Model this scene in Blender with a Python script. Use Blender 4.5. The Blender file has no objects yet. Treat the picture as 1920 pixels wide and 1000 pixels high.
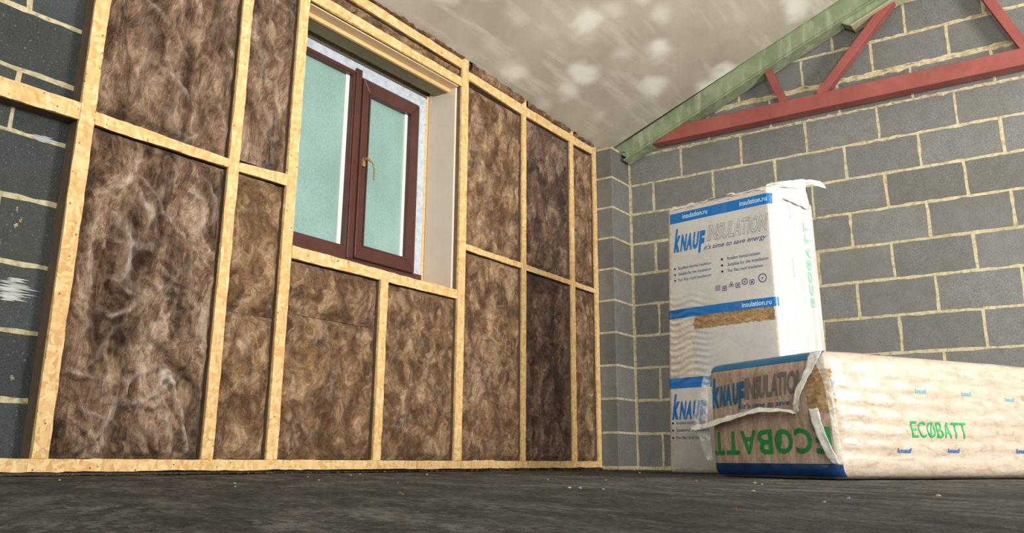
import bpy, bmesh, math, random
import numpy as np
from mathutils import Vector, Matrix
S = bpy.context.scene
C = S.collection
random.seed(7)

# ------------------------------------------------------------------ camera
YAW, PITCH, ROLL = -0.6041, 0.2582, 0.0059
FPX, PY = 1628.07, 432.73
fw = Vector((math.sin(YAW)*math.cos(PITCH), math.cos(YAW)*math.cos(PITCH), math.sin(PITCH)))
rt = Vector((math.cos(YAW), -math.sin(YAW), 0)); up = rt.cross(fw)
rt2 = rt*math.cos(ROLL) + up*math.sin(ROLL); up2 = -rt*math.sin(ROLL) + up*math.cos(ROLL)
cd = bpy.data.cameras.new('camera'); cam = bpy.data.objects.new('camera', cd); C.objects.link(cam)
M = Matrix((rt2, up2, -fw)).transposed().to_4x4(); M.translation = Vector((2.7967, -5.5939, 0.0592))
cam.matrix_world = M
cd.sensor_fit = 'HORIZONTAL'; cd.sensor_width = 36; cd.lens = 36*FPX/1920
cd.shift_y = -(500-PY)/1920
cd.clip_start = .01
S.camera = cam

# ------------------------------------------------------------------ world, lamps, exposure
w = bpy.data.worlds.new('daylight'); S.world = w; w.use_nodes = True
bg = w.node_tree.nodes['Background']; bg.inputs[0].default_value = (.86, .96, 1, 1); bg.inputs[1].default_value = 1.0
def area(name, loc, target, sx, sy, power, col):
    l = bpy.data.lights.new(name, 'AREA'); l.shape = 'RECTANGLE'; l.size = sx; l.size_y = sy; l.energy = power; l.color = col
    o = bpy.data.objects.new(name, l); C.objects.link(o); o.location = loc
    o.rotation_euler = (Vector(target)-Vector(loc)).to_track_quat('-Z', 'Y').to_euler()
    return o
area('doorway_daylight', (5.1, -2.2, 1.5), (0, -2.1, 1.2), 1.0, 1.4, 158, (1, .98, .94))
area('ceiling_fill', (3.4, -4.4, 1.3), (2.1, -2.7, 3.2), .7, .7, 84, (1, .95, .87))  # unseen upward fill, added to brighten the ceiling
area('rear_fill', (3.9, -6.9, 1.7), (0.2, -2.2, 1.3), 1.0, 1.0, 34, (1, .93, .82))  # added fill light from behind the camera, not a lamp of the room
S.view_settings.view_transform = 'Standard'; S.view_settings.look = 'None'
S.view_settings.gamma = 1; S.view_settings.use_curve_mapping = False
S.view_settings.exposure = 0.25

# ------------------------------------------------------------------ helpers
def link(o, parent=None):
    C.objects.link(o)
    if parent is not None: o.parent = parent
    return o
def tag(o, label=None, cat=None, group=None, kind=None):
    if label: o['label'] = label
    if cat: o['category'] = cat
    if group: o['group'] = group
    if kind: o['kind'] = kind
    return o
def thing(name, loc, label, cat, group=None):
    o = bpy.data.objects.new(name, None); o.empty_display_size = .05; o.location = loc
    link(o); bpy.context.view_layer.update()
    return tag(o, label, cat, group)
class MB:
    def __init__(s): s.v = []; s.f = []; s.m = []; s.t = []
    def add(s, vs, fs, mi=0, tone=.5):
        b = len(s.v); s.v += [tuple(v) for v in vs]
        for f in fs: s.f.append([b+i for i in f]); s.m.append(mi); s.t.append(tone)
    def box(s, x0, x1, y0, y1, z0, z1, mi=0):
        s.add([(x0,y0,z0),(x1,y0,z0),(x1,y1,z0),(x0,y1,z0),(x0,y0,z1),(x1,y0,z1),(x1,y1,z1),(x0,y1,z1)],
              [(0,3,2,1),(4,5,6,7),(0,1,5,4),(1,2,6,5),(2,3,7,6),(3,0,4,7)], mi)
    def grid(s, P, mi=0, close=False):
        n, m = P.shape[:2]; b = len(s.v); s.v += [tuple(map(float, p)) for p in P.reshape(-1, 3)]
        for i in range(n-1):
            for j in range(m-1):
                s.f.append([b+i*m+j, b+i*m+j+1, b+(i+1)*m+j+1, b+(i+1)*m+j]); s.m.append(mi); s.t.append(.5)
    def tube(s, pts, r, n=10, mi=0):
        rings = []
        for i, p in enumerate(pts):
            p = Vector(p); d = (Vector(pts[min(i+1, len(pts)-1)]) - Vector(pts[max(i-1, 0)])).normalized()
            a = d.orthogonal().normalized(); b2 = d.cross(a)
            rr = r[i] if isinstance(r, (list, tuple)) else r
            rings.append([p + a*rr*math.cos(2*math.pi*k/n) + b2*rr*math.sin(2*math.pi*k/n) for k in range(n)])
        vs = [q for g in rings for q in g]; fs = []
        for i in range(len(pts)-1):
            for k in range(n): fs.append((i*n+k, i*n+(k+1) % n, (i+1)*n+(k+1) % n, (i+1)*n+k))
        fs.append(tuple(range(n))[::-1]); fs.append(tuple((len(pts)-1)*n+k for k in range(n)))
        s.add(vs, fs, mi)
    def build(s, name, mats, parent=None, smooth=False, bevel=0, tone=False):
        me = bpy.data.meshes.new(name)
        o0 = Vector(parent_loc(parent))
        me.from_pydata([tuple(Vector(v)-o0) for v in s.v], [], s.f)
        for mt in (mats if isinstance(mats, (list, tuple)) else [mats]): me.materials.append(mt)
        me.polygons.foreach_set('material_index', s.m)
        if tone:
            a = me.attributes.new('tone', 'FLOAT', 'FACE'); a.data.foreach_set('value', s.t)
        if smooth: me.polygons.foreach_set('use_smooth', [True]*len(s.f))
        me.update()
        o = bpy.data.objects.new(name, me); link(o, parent)
        if bevel:
            b = o.modifiers.new('bevel', 'BEVEL'); b.width = bevel; b.segments = 2; b.limit_method = 'ANGLE'; b.angle_limit = .7
        return o
def parent_loc(p):
    v = Vector((0, 0, 0))
    while p is not None: v += p.location; p = p.parent
    return tuple(v)

# value noise in numpy
def vnoise(x, y, seed=0):
    xi = np.floor(x).astype(np.int64); yi = np.floor(y).astype(np.int64); fx = x-xi; fy = y-yi
    fx = fx*fx*(3-2*fx); fy = fy*fy*(3-2*fy)
    def h(a, b):
        k = (a*374761393 + b*668265263 + seed*974634777) & 0xffffffff
        k = ((k ^ (k >> 13)) * 1274126177) & 0xffffffff
        return ((k ^ (k >> 16)) & 0xffff)/65535.0
    return (h(xi, yi)*(1-fx)+h(xi+1, yi)*fx)*(1-fy) + (h(xi, yi+1)*(1-fx)+h(xi+1, yi+1)*fx)*fy
def fbm(x, y, seed=0, o=4):
    r = 0; a = .5; t = 0
    for i in range(o): r = r+a*vnoise(x*2**i, y*2**i, seed+i*17); t += a; a *= .5
    return r/t
def sstep(a, b, x):
    t = np.clip((x-a)/(b-a), 0, 1); return t*t*(3-2*t)

# ------------------------------------------------------------------ materials
class NT:
    def __init__(s, name, rough=.8, spec=.3):
        s.m = bpy.data.materials.new(name); s.m.use_nodes = True; s.t = s.m.node_tree; s.p = s.t.nodes['Principled BSDF']
        s.p.inputs['Roughness'].default_value = rough; s.p.inputs['Specular IOR Level'].default_value = spec
    def n(s, ty, ins=None, **kw):
        nd = s.t.nodes.new(ty)
        for k, v in kw.items(): setattr(nd, k, v)
        for k, v in (ins or {}).items():
            if isinstance(v, bpy.types.NodeSocket): s.t.links.new(v, nd.inputs[k])
            else: nd.inputs[k].default_value = v
        return nd
    def obj(s, scale=(1, 1, 1), rot=(0, 0, 0), rnd=False):
        c = s.n('ShaderNodeTexCoord').outputs['Object']
        if rnd:
            r = s.n('ShaderNodeObjectInfo').outputs['Random']
            v = s.n('ShaderNodeVectorMath', {0: r, 1: (13, 29, 41)}, operation='MULTIPLY').outputs[0]
            c = s.n('ShaderNodeVectorMath', {0: c, 1: v}, operation='ADD').outputs[0]
        return s.n('ShaderNodeMapping', {'Vector': c, 'Scale': scale, 'Rotation': rot}).outputs[0]
    def noise(s, vec, scale, detail=4, rough=.5, dist=0):
        return s.n('ShaderNodeTexNoise', {'Vector': vec, 'Scale': scale, 'Detail': detail, 'Roughness': rough, 'Distortion': dist}).outputs[0]
    def ramp(s, fac, stops, interp='LINEAR'):
        r = s.n('ShaderNodeValToRGB', {'Fac': fac}); cr = r.color_ramp; cr.interpolation = interp
        while len(cr.elements) < len(stops): cr.elements.new(.5)
        for e, (p, c) in zip(cr.elements, stops):
            e.position = p; e.color = (*(c if isinstance(c, (tuple, list)) else (c, c, c)), 1)
        return r.outputs[0]
    def mix(s, f, a, b, mode='MIX'):
        nd = s.n('ShaderNodeMix', data_type='RGBA', blend_type=mode)
        for sock, v in ((nd.inputs[0], f), (nd.inputs[6], a), (nd.inputs[7], b)):
            if isinstance(v, bpy.types.NodeSocket): s.t.links.new(v, sock)
            else: sock.default_value = v if isinstance(v, float) else (*v, 1) if len(v) == 3 else v
        return nd.outputs[2]
    def math(s, op, a, b=0.): return s.n('ShaderNodeMath', {0: a, 1: b}, operation=op).outputs[0]
    def col(s, c):
        if isinstance(c, bpy.types.NodeSocket): s.t.links.new(c, s.p.inputs['Base Color'])
        else: s.p.inputs['Base Color'].default_value = (*c, 1)
    def bump(s, h, strength=.5, dist=.01):
        b = s.n('ShaderNodeBump', {'Height': h, 'Strength': strength, 'Distance': dist})
        s.t.links.new(b.outputs[0], s.p.inputs['Normal'])
def srgb(r, g, b):
    f = lambda c: (c/255/12.92 if c/255 <= .04045 else ((c/255+.055)/1.055)**2.4)
    return (f(r), f(g), f(b))
MT = {}
def plain(name, c, rough=.6, spec=.3, var=.12, bscale=60, bstr=.15):
    k = NT(name, rough, spec); n = k.noise(k.obj(), bscale, 4)
    k.col(k.ramp(n, [(.3, [x*(1-var) for x in c]), (.7, [min(1, x*(1+var)) for x in c])]))
    if bstr: k.bump(n, bstr, .003)
    MT[name] = k.m; return k

# concrete block
def block_mat(name, base, dark):
    k = NT(name, .9, .2); v = k.obj()
    fine = k.noise(v, 260, 3, .7); mid = k.noise(v, 14, 5, .6); big = k.noise(v, 2.3, 3)
    tone = k.n('ShaderNodeAttribute', attribute_name='tone').outputs['Fac']
    c = k.ramp(mid, [(.25, dark), (.55, base), (.8, [x*1.25 for x in base])])
    c = k.mix(.5, c, k.ramp(fine, [(.34, [x*.4 for x in base]), (.66, [min(1, x*1.8) for x in base])]))
    c = k.mix(1., c, k.ramp(tone, [(0, (.84, .84, .83)), (1, (1.12, 1.13, 1.14))]), 'MULTIPLY')
    c = k.mix(k.ramp(big, [(.5, 0), (.7, .35)]), c, [x*.6+y for x, y in zip(base, (.03, .02, 0))])
    pits = k.ramp(k.noise(v, 90, 2), [(.66, 0), (.72, 1)])
    c = k.mix(k.math('MULTIPLY', pits, .35), c, (.35, .34, .3))
    k.col(c); k.bump(k.math('ADD', k.math('MULTIPLY', fine, .5), mid), .55, .004)
    MT[name] = k.m; return k
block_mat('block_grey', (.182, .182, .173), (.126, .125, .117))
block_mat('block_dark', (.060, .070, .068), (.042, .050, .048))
k = NT('mortar', .95, .15); v = k.obj(); a = k.noise(v, 35, 5, .65); b = k.noise(v, 4, 3)
c = k.ramp(a, [(.3, srgb(150, 134, 98)), (.5, srgb(198, 186, 152)), (.75, srgb(216, 208, 180))])
k.col(k.mix(k.ramp(b, [(.5, 0), (.75, .5)]), c, srgb(158, 140, 98))); k.bump(a, .8, .006); MT['mortar'] = k.m
# OSB face
k = NT('osb_board', .65, .3); v = k.obj(rnd=True)
warp = k.n('ShaderNodeVectorMath', {0: v, 1: k.n('ShaderNodeVectorMath', {0: k.n('ShaderNodeTexNoise', {'Vector': v, 'Scale': 9.0}).outputs[1], 1: (.06, .06, .06)}, operation='MULTIPLY').outputs[0]}, operation='ADD').outputs[0]
m1 = k.n('ShaderNodeMapping', {'Vector': warp, 'Scale': (60, 70, 18)}).outputs[0]
m2 = k.n('ShaderNodeMapping', {'Vector': warp, 'Scale': (60, 22, 65), 'Rotation': (.5, 0, 0)}).outputs[0]
vo1 = k.n('ShaderNodeTexVoronoi', {'Vector': m1, 'Scale': 1.0}); vo2 = k.n('ShaderNodeTexVoronoi', {'Vector': m2, 'Scale': 1.0})
r1 = k.n('ShaderNodeSeparateColor', {0: vo1.outputs['Color']}).outputs[0]; r2 = k.n('ShaderNodeSeparateColor', {0: vo2.outputs['Color']}).outputs[1]
c1 = k.ramp(r1, [(0, srgb(208, 164, 104)), (.3, srgb(224, 184, 124)), (.7, srgb(234, 200, 144)), (1, srgb(242, 214, 164))])
c2 = k.ramp(r2, [(0, srgb(214, 168, 106)), (.5, srgb(230, 192, 132)), (1, srgb(240, 210, 156))])
c = k.mix(k.ramp(k.noise(v, 40, 3), [(.45, 0), (.55, 1)]), c1, c2)
c = k.mix(k.ramp(k.noise(v, 55, 3, .7), [(.66, 0), (.72, .8)]), c, srgb(176, 122, 70))
holes = k.ramp(k.n('ShaderNodeTexVoronoi', {'Vector': v, 'Scale': 26.0}).outputs['Distance'], [(.07, 1), (.11, 0)])
c = k.mix(k.math('MULTIPLY', holes, .8), c, (.05, .03, .015))
k.col(c); k.bump(k.math('ADD', r1, k.noise(v, 160, 3)), .3, .002); MT['osb_board'] = k.m
plain('foam_core', srgb(116, 98, 80), .8, .2, .1, 40, .2)
plain('tan_board', srgb(222, 192, 154), .5, .3, .05, 8, .05)
plain('pale_board', srgb(226, 214, 198), .55, .3, .04, 8, .05)
k = NT('planed_timber', .55, .3); v = k.obj((25, 3, 25)); n = k.noise(v, 3, 5, .6, 1.2)
k.col(k.ramp(n, [(.3, srgb(212, 172, 112)), (.7, srgb(240, 208, 152))])); MT['planed_timber'] = k.m
plain('olive_board', srgb(128, 118, 92), .7, .2, .08, 12, .05)
plain('black_membrane', (.012, .012, .013), .45, .4)
# mineral wool
def wool(name, dk, md, lt, scale=1.0, streak=(1, 1, .6), rot=(.5, 0, 0), hairy=.25):
    k = NT(name, .95, .1); v = k.obj(streak, rot, rnd=True)
    def warp(vec, sc, amt):
        n = k.n('ShaderNodeTexNoise', {'Vector': vec, 'Scale': sc, 'Detail': 2.0}).outputs[1]
        n = k.n('ShaderNodeVectorMath', {0: n, 1: (.5, .5, .5)}, operation='SUBTRACT').outputs[0]
        n = k.n('ShaderNodeVectorMath', {0: n, 1: (amt, amt, amt)}, operation='MULTIPLY').outputs[0]
        return k.n('ShaderNodeVectorMath', {0: vec, 1: n}, operation='ADD').outputs[0]
    v2 = warp(warp(v, 5*scale, .20), 19*scale, .045)
    big = k.noise(v2, 7.5*scale, 5, .6); fib = k.noise(v2, 34*scale, 5, .7)
    hair = k.noise(k.n('ShaderNodeMapping', {'Vector': v2, 'Scale': (1, 4, 1), 'Rotation': (.7, 0, 0)}).outputs[0], 40, 4, .7)
    grain = k.noise(k.obj(), 230, 3, .7)
    s_ = k.math('ADD', k.math('MULTIPLY', big, .52), k.math('ADD', k.math('MULTIPLY', fib, .36-hairy), k.math('ADD', k.math('MULTIPLY', hair, hairy), k.math('MULTIPLY', grain, .12))))
    c = k.ramp(s_, [(.425, dk), (.48, [(a*.6+b*.4) for a, b in zip(dk, md)]), (.53, md), (.625, lt)])
    wl = k.noise(v2, 6*scale, 5, .55)
    ridge = k.math('ABSOLUTE', k.math('SUBTRACT', wl, .5))
    ws = k.math('MULTIPLY', k.ramp(ridge, [(0, 1), (.05, 0)]), k.ramp(k.noise(v, 5, 3), [(.50, 0), (.66, .38)]))
    c = k.mix(ws, c, srgb(196, 176, 158))
    pf = k.ramp(k.noise(v, 12*scale, 3), [(.60, 0), (.74, .55)])
    c = k.mix(pf, c, srgb(196, 168, 132))
    c = k.mix(k.n('ShaderNodeAttribute', attribute_name='pale').outputs['Fac'], c, k.ramp(fib, [(.4, srgb(150, 128, 112)), (.6, srgb(222, 206, 192))]))
    k.col(c); k.bump(s_, 1.0, .028); k.p.inputs['Sheen Weight'].default_value = .1
    MT[name] = k.m
wool('wool_light', srgb(88, 62, 42), srgb(144, 112, 82), srgb(198, 170, 136), 1.25, (1, 1, .8), (.5, 0, 0), .12)
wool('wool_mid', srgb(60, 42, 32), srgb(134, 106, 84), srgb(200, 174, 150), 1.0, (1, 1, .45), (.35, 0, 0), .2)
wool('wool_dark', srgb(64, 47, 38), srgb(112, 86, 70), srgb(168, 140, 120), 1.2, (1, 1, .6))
wool('wool_tuft', srgb(84, 60, 42), srgb(142, 108, 74), srgb(190, 156, 118), 2.0)
wool('wool_pale', srgb(128, 104, 86), srgb(180, 158, 140), srgb(222, 206, 190), 1.5)
# ceiling plaster
k = NT('skim_plaster', .85, .2); v = k.obj()
base = k.ramp(k.noise(v, 1.6, 5, .6), [(.35, srgb(170, 160, 146)), (.65, srgb(190, 182, 168))])
vv = k.n('ShaderNodeVectorMath', {0: v, 1: k.n('ShaderNodeVectorMath', {0: k.n('ShaderNodeTexNoise', {'Vector': v, 'Scale': 5.0}).outputs[1], 1: (.12, .16, 0)}, operation='MULTIPLY').outputs[0]}, operation='ADD').outputs[0]
vo = k.n('ShaderNodeTexVoronoi', {'Vector': k.n('ShaderNodeMapping', {'Vector': vv, 'Scale': (1, .62, 0), 'Rotation': (0, 0, .3)}).outputs[0], 'Scale': 3.9, 'Randomness': 1.0}, feature='SMOOTH_F1')
vo.inputs['Smoothness'].default_value = .25
blot = k.math('MULTIPLY', k.ramp(vo.outputs['Distance'], [(.14, 1), (.44, 0)], 'EASE'), k.ramp(k.noise(v, 2.6, 2), [(.38, .2), (.48, 1)]))
c = k.mix(blot, base, srgb(228, 226, 214))
st = k.noise(k.obj((1, .16, 1), (0, 0, .25)), 9, 3)
c = k.mix(k.ramp(st, [(.52, 0), (.7, .6)]), c, srgb(218, 213, 200))
k.col(c); k.bump(k.noise(v, 22, 4), .12, .004); MT['skim_plaster'] = k.m
# floor screed
k = NT('dusty_floor', .75, .35); v = k.obj(); vs_ = k.obj((1, 1, 1), (0, 0, .6))
st = k.n('ShaderNodeMapping', {'Vector': vs_, 'Scale': (.35, 1, 1)}).outputs[0]
n1 = k.noise(st, 8, 9, .8); n2 = k.noise(v, 5, 5, .65); n3 = k.noise(v, 1.1, 3); n4 = k.noise(v, 75, 6, .75)
c = k.ramp(k.math('ADD', k.math('MULTIPLY', n1, .6), k.math('MULTIPLY', n4, .4)), [(.43, (.010, .010, .010)), (.50, (.060, .055, .048)), (.575, (.22, .205, .18))])
c = k.mix(k.ramp(n2, [(.45, 0), (.7, .45)]), c, (.12, .105, .085))
dust = k.ramp(k.noise(st, 6, 8, .82), [(.57, 0), (.66, .75)])
c = k.mix(dust, c, (.32, .31, .29)); c = k.mix(k.ramp(n3, [(.3, .4), (.6, 0)]), c, (.014, .015, .015))
k.col(c); k.bump(k.math('ADD', n1, n4), 1., .02); MT['dusty_floor'] = k.m
# steel
def primer(name, a, b, rough=.5, alt=None):
    k = NT(name, rough, .35); v = k.obj(); n = k.noise(v, 5, 5, .6, .5)
    c = k.ramp(n, [(.3, a), (.7, b)])
    if alt: c = k.mix(k.ramp(k.noise(k.obj((3, 3, .6)), 6, 5), [(.5, 0), (.66, .7)]), c, alt)
    k.col(c); k.bump(k.noise(v, 70, 3), .1, .002); MT[name] = k.m
primer('red_primer', srgb(136, 72, 66), srgb(158, 88, 80), .55)
primer('green_primer', srgb(112, 126, 98), srgb(142, 156, 122), .5, srgb(168, 174, 150))
plain('pale_edge', srgb(178, 170, 140), .6)
# window
primer('brown_frame', srgb(78, 46, 42), srgb(92, 58, 52), .35)
k = NT('white_film_frame', .4, .4); v = k.obj(); n = k.noise(v, 22, 4, .6)
k.col(k.ramp(n, [(.35, srgb(176, 190, 204)), (.6, srgb(208, 216, 224)), (.72, srgb(150, 166, 186))])); MT['white_film_frame'] = k.m
plain('white_bead', srgb(226, 238, 236), .35, .4, .03, 10, 0)
plain('brass', srgb(160, 132, 84), .3, .5, .05, 20, 0); 
plain('grey_seal', srgb(92, 84, 78), .5)
k = NT('obscured_glass', .3, .5); v = k.obj(); n = k.noise(v, 90, 3, .6); n2 = k.noise(v, 3, 3)
g = k.t.nodes; out = g['Material Output']
tl = k.n('ShaderNodeBsdfTranslucent', {'Color': k.ramp(k.math('ADD', k.math('MULTIPLY', n, .5), k.math('MULTIPLY', n2, .5)), [(.38, (.50, .68, .62)), (.60, (.74, .88, .83))])})
gl = k.n('ShaderNodeBsdfGlossy', {'Color': (.8, .9, .88, 1), 'Roughness': .25})
df = k.n('ShaderNodeBsdfDiffuse', {'Color': (.42, .55, .50, 1)})
bm = k.n('ShaderNodeBump', {'Height': n, 'Strength': .7, 'Distance': .004})
for q in (gl, df): k.t.links.new(bm.outputs[0], q.inputs['Normal'])
mx = k.n('ShaderNodeMixShader', {0: .35, 1: tl.outputs[0], 2: df.outputs[0]}); mx2 = k.n('ShaderNodeMixShader', {0: .07, 1: mx.outputs[0], 2: gl.outputs[0]})
k.t.links.new(mx2.outputs[0], out.inputs[0]); MT['obscured_glass'] = k.m
# packs
def film(name, dk, md, lt, stretch, rough=.28, coat=.5, fs=14, bstr=.35):
    k = NT(name, rough, .45); v = k.obj(stretch); n = k.noise(v, fs, 6, .65, .8); f2 = k.noise(k.obj(), 70, 4, .65)
    s_ = k.math('ADD', k.math('MULTIPLY', n, .7), k.math('MULTIPLY', f2, .3))
    k.col(k.ramp(s_, [(.32, dk), (.48, md), (.66, lt)]))
    k.p.inputs['Coat Weight'].default_value = coat; k.p.inputs['Coat Roughness'].default_value = .25
    k.bump(s_, bstr, .008); MT[name] = k.m; return k
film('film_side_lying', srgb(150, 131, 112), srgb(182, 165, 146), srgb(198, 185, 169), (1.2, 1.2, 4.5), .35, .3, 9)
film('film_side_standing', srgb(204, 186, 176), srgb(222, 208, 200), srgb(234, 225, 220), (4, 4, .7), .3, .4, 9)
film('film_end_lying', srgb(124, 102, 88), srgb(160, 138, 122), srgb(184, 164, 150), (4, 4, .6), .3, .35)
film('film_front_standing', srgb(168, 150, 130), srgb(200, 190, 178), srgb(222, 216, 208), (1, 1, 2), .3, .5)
film('print_panel', srgb(180, 178, 175), srgb(192, 190, 187), srgb(204, 202, 198), (1, 1, 1), .3, .4, 6, .1)
film('exposed_wool', srgb(104, 76, 46), srgb(150, 120, 82), srgb(190, 164, 124), (1, 1, 2), .9, 0, 30, .8)
plain('blue_print', srgb(20, 108, 180), .3, .4, .15, 9, 0); MT['blue_print'].node_tree.nodes['Principled BSDF'].inputs['Coat Weight'].default_value = .4
plain('teal_print', srgb(16, 96, 138), .3, .4, .25, 12, 0)
plain('navy_print', srgb(20, 58, 104), .35, .4, .2, 12, 0)
plain('green_print', srgb(22, 120, 62), .4, .3, .15, 12, 0)
plain('bright_green_print', srgb(50, 168, 92), .4, .3, .1, 12, 0)
plain('pale_green_print', srgb(150, 214, 176), .4, .3, .1, 12, 0)
plain('grey_print', srgb(140, 146, 156), .4, .3, .1, 12, 0)
plain('dark_grey_print', srgb(104, 102, 98), .4, .3, .1, 12, 0)
plain('ink_print', srgb(62, 84, 128), .4, .3, .1, 12, 0)
plain('dot_print', srgb(40, 46, 66), .4, .3, .1, 12, 0)
plain('pale_print', srgb(176, 208, 232), .4, .3, .1, 12, 0)
plain('sky_print', srgb(120, 176, 216), .4, .3, .1, 12, 0)
k = NT('loose_film', .22, .5); v = k.obj(); n = k.noise(v, 28, 5, .6, 1)
k.col(k.ramp(n, [(.3, srgb(218, 216, 208)), (.7, srgb(244, 244, 240))])); k.bump(n, .6, .01)
k.p.inputs['Coat Weight'].default_value = .6; k.p.inputs['Alpha'].default_value = .88; MT['loose_film'] = k.m
k = NT('clear_film', .2, .5); v = k.obj(); n = k.noise(v, 22, 4, .6, 1)
k.col((.78, .78, .72)); k.bump(n, .8, .012); al = k.ramp(n, [(.45, .12), (.66, .6)]); k.t.links.new(al, k.p.inputs['Alpha']); MT['clear_film'] = k.m
plain('chip_pale', srgb(196, 176, 130), .8); plain('chip_grey', srgb(150, 148, 140), .8); plain('chip_brown', srgb(120, 92, 62), .9)
plain('white_paint', srgb(200, 202, 200), .7, .3, .1, 30, .4)

# ------------------------------------------------------------------ structure
def zceil(x, y): return 2.285 + .404*(min(x, 3.25)+.122) - .404*max(0, x-3.25) + .048*min(1.7, max(0, -.15-y))
XL = -.2; Z0 = .016; RH = .225
def block(mb, P, u0, u1, z0, z1, rnd):
    """one block face with slightly uneven arrises; P(u,z,n) -> world"""
    j = .0019; g = .0062; a, b, c, d = u0+g, u1-g, z0+g, z1-g
    if b-a < .02 or d-c < .02: return
    nu = max(2, int((b-a)/.045)); nz = max(2, int((d-c)/.045)); ring = []
    for i in range(nu): ring.append((a+(b-a)*i/nu, c))
    for i in range(nz): ring.append((b, c+(d-c)*i/nz))
    for i in range(nu): ring.append((b-(b-a)*i/nu, d))
    for i in range(nz): ring.append((a, d-(d-c)*i/nz))
    ring = [(u+rnd.gauss(0, j), z+rnd.gauss(0, j)) for u, z in ring]
    n = len(ring); cu, cz = (a+b)/2, (c+d)/2; dp = rnd.uniform(-.0012, .0015)
    out = [P(u, z, -.006) for u, z in ring]
    inn = [P(u+(.003 if u < cu else -.003), z+(.003 if z < cz else -.003), .0012+dp) for u, z in ring]
    fs = [(i, (i+1) % n, n+(i+1) % n, n+i) for i in range(n)] + [tuple(range(n, 2*n))]
    mb.add(out+inn, fs, 0, rnd.random())
def wall_blocks(mb, P, u0, u1, zmaxf, even_off, odd_off, seed, hole=None):
    rnd = random.Random(seed); k = -1
    while Z0+RH*(k+1) < 4.2:
        za, zb = Z0+RH*k, Z0+RH*(k+1)
        off = even_off if k % 2 == 0 else odd_off
        us = [u0]; i = math.floor((u0-off)/.45)+1
        while off+.45*i < u1: us.append(off+.45*i + rnd.gauss(0, .003)); i += 1
        us.append(u1)
        for a, b in zip(us[:-1], us[1:]):
            if za > zmaxf((a+b)/2)+.25: continue
            if b-a < .03: continue
            if hole and b > hole[0]-.01 and a < hole[1]+.01 and zb > hole[2]-.01 and za < hole[3]+.01: continue
            block(mb, P, a, b, max(za, 0.002), zb, rnd)
        k += 1
# gable wall at Y = 0
mb = MB(); wall_blocks(mb, lambda u, z, n: (u, -n, z), 0.010, 6.6, lambda u: zceil(u, 0), .197, .425, 3)
mb.box(-.02, 6.8, 0.0, .14, -.1, 4.1, 1)
# irregular double bed of mortar behind the truss, and squeezed-out snots
rnd = random.Random(5)
def snots(mb, line, amp=.006, hgt=.012, step=.03):
    for (x0, x1, z) in line:
        n = max(3, int((x1-x0)/step)); P = np.zeros((n, 4, 3))
        for i in range(n):
            x = x0+(x1-x0)*i/(n-1); h = hgt*(.5+rnd.random()); o = amp*(.3+rnd.random()); dz = rnd.gauss(0, .003)
            P[i] = [(x, 0, z+dz+h), (x, -o, z+dz+h*.5), (x, -o*.9, z+dz-h*.4), (x, 0, z+dz-h)]
        mb.grid(P, 1)
snots(mb, [(.1, 2.9, 2.266), (.7, 2.9, 2.505), (.7, 2.9, 2.482), (.2, .9, 2.268), (1.6, 3.1, 2.72), (2.0, 2.9, 2.262)], .008, .008)
tag(mb.build('wall_gable', [MT['block_grey'], MT['mortar']], tone=True), kind='structure')
# corner pier that carries the truss
mb = MB(); rnd2 = random.Random(9)
for k_ in range(-1, 10):
    za, zb = max(.002, Z0+RH*k_), Z0+RH*(k_+1)
    # one wrapped block: front face, arris, side face
    g = .0068; a, b = za+g, zb-g; t = rnd2.random()
    fr = lambda x, z: (x, -.2775, z); sd = lambda y, z: (.0015, y, z)
    vs = [fr(-.199, a), fr(-.003, a), sd(-.273, a), sd(-.012, a), fr(-.199, b), fr(-.003, b), sd(-.273, b), sd(-.012, b)]
    if b-a > .03: mb.add(vs, [(0, 1, 5, 4), (1, 2, 6, 5), (2, 3, 7, 6), (4, 5, 6, 7), (0, 1, 2, 3)], 0, t)
mb.box(-.2, -.001, -.2755, 0, 0, 2.262, 1)
for k_ in range(0, 11):
    z = Z0+RH*k_-.001; o = .004
    mb.box(-.2, .0035, -.2755-o, 0, z-.0075, z+.0075, 1)
tag(mb.build('wall_pier', [MT['block_grey'], MT['mortar']], tone=True), kind='structure')
# left wall at X = -.2 with the window opening
HOLE = (-3.05, -1.86, .93, 2.2)
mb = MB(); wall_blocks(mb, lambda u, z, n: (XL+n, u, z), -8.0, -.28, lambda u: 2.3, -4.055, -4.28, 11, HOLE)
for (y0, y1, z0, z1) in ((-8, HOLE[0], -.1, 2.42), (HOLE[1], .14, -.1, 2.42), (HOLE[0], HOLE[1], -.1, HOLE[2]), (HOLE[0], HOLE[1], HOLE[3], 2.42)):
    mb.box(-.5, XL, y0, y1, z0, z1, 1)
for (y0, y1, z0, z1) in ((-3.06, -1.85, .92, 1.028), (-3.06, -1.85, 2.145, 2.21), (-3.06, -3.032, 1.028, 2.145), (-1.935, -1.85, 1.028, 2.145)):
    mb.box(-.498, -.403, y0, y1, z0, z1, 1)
wl = mb.build('wall_left', [MT['block_dark'], MT['mortar']], tone=True); tag(wl, kind='structure')
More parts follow.
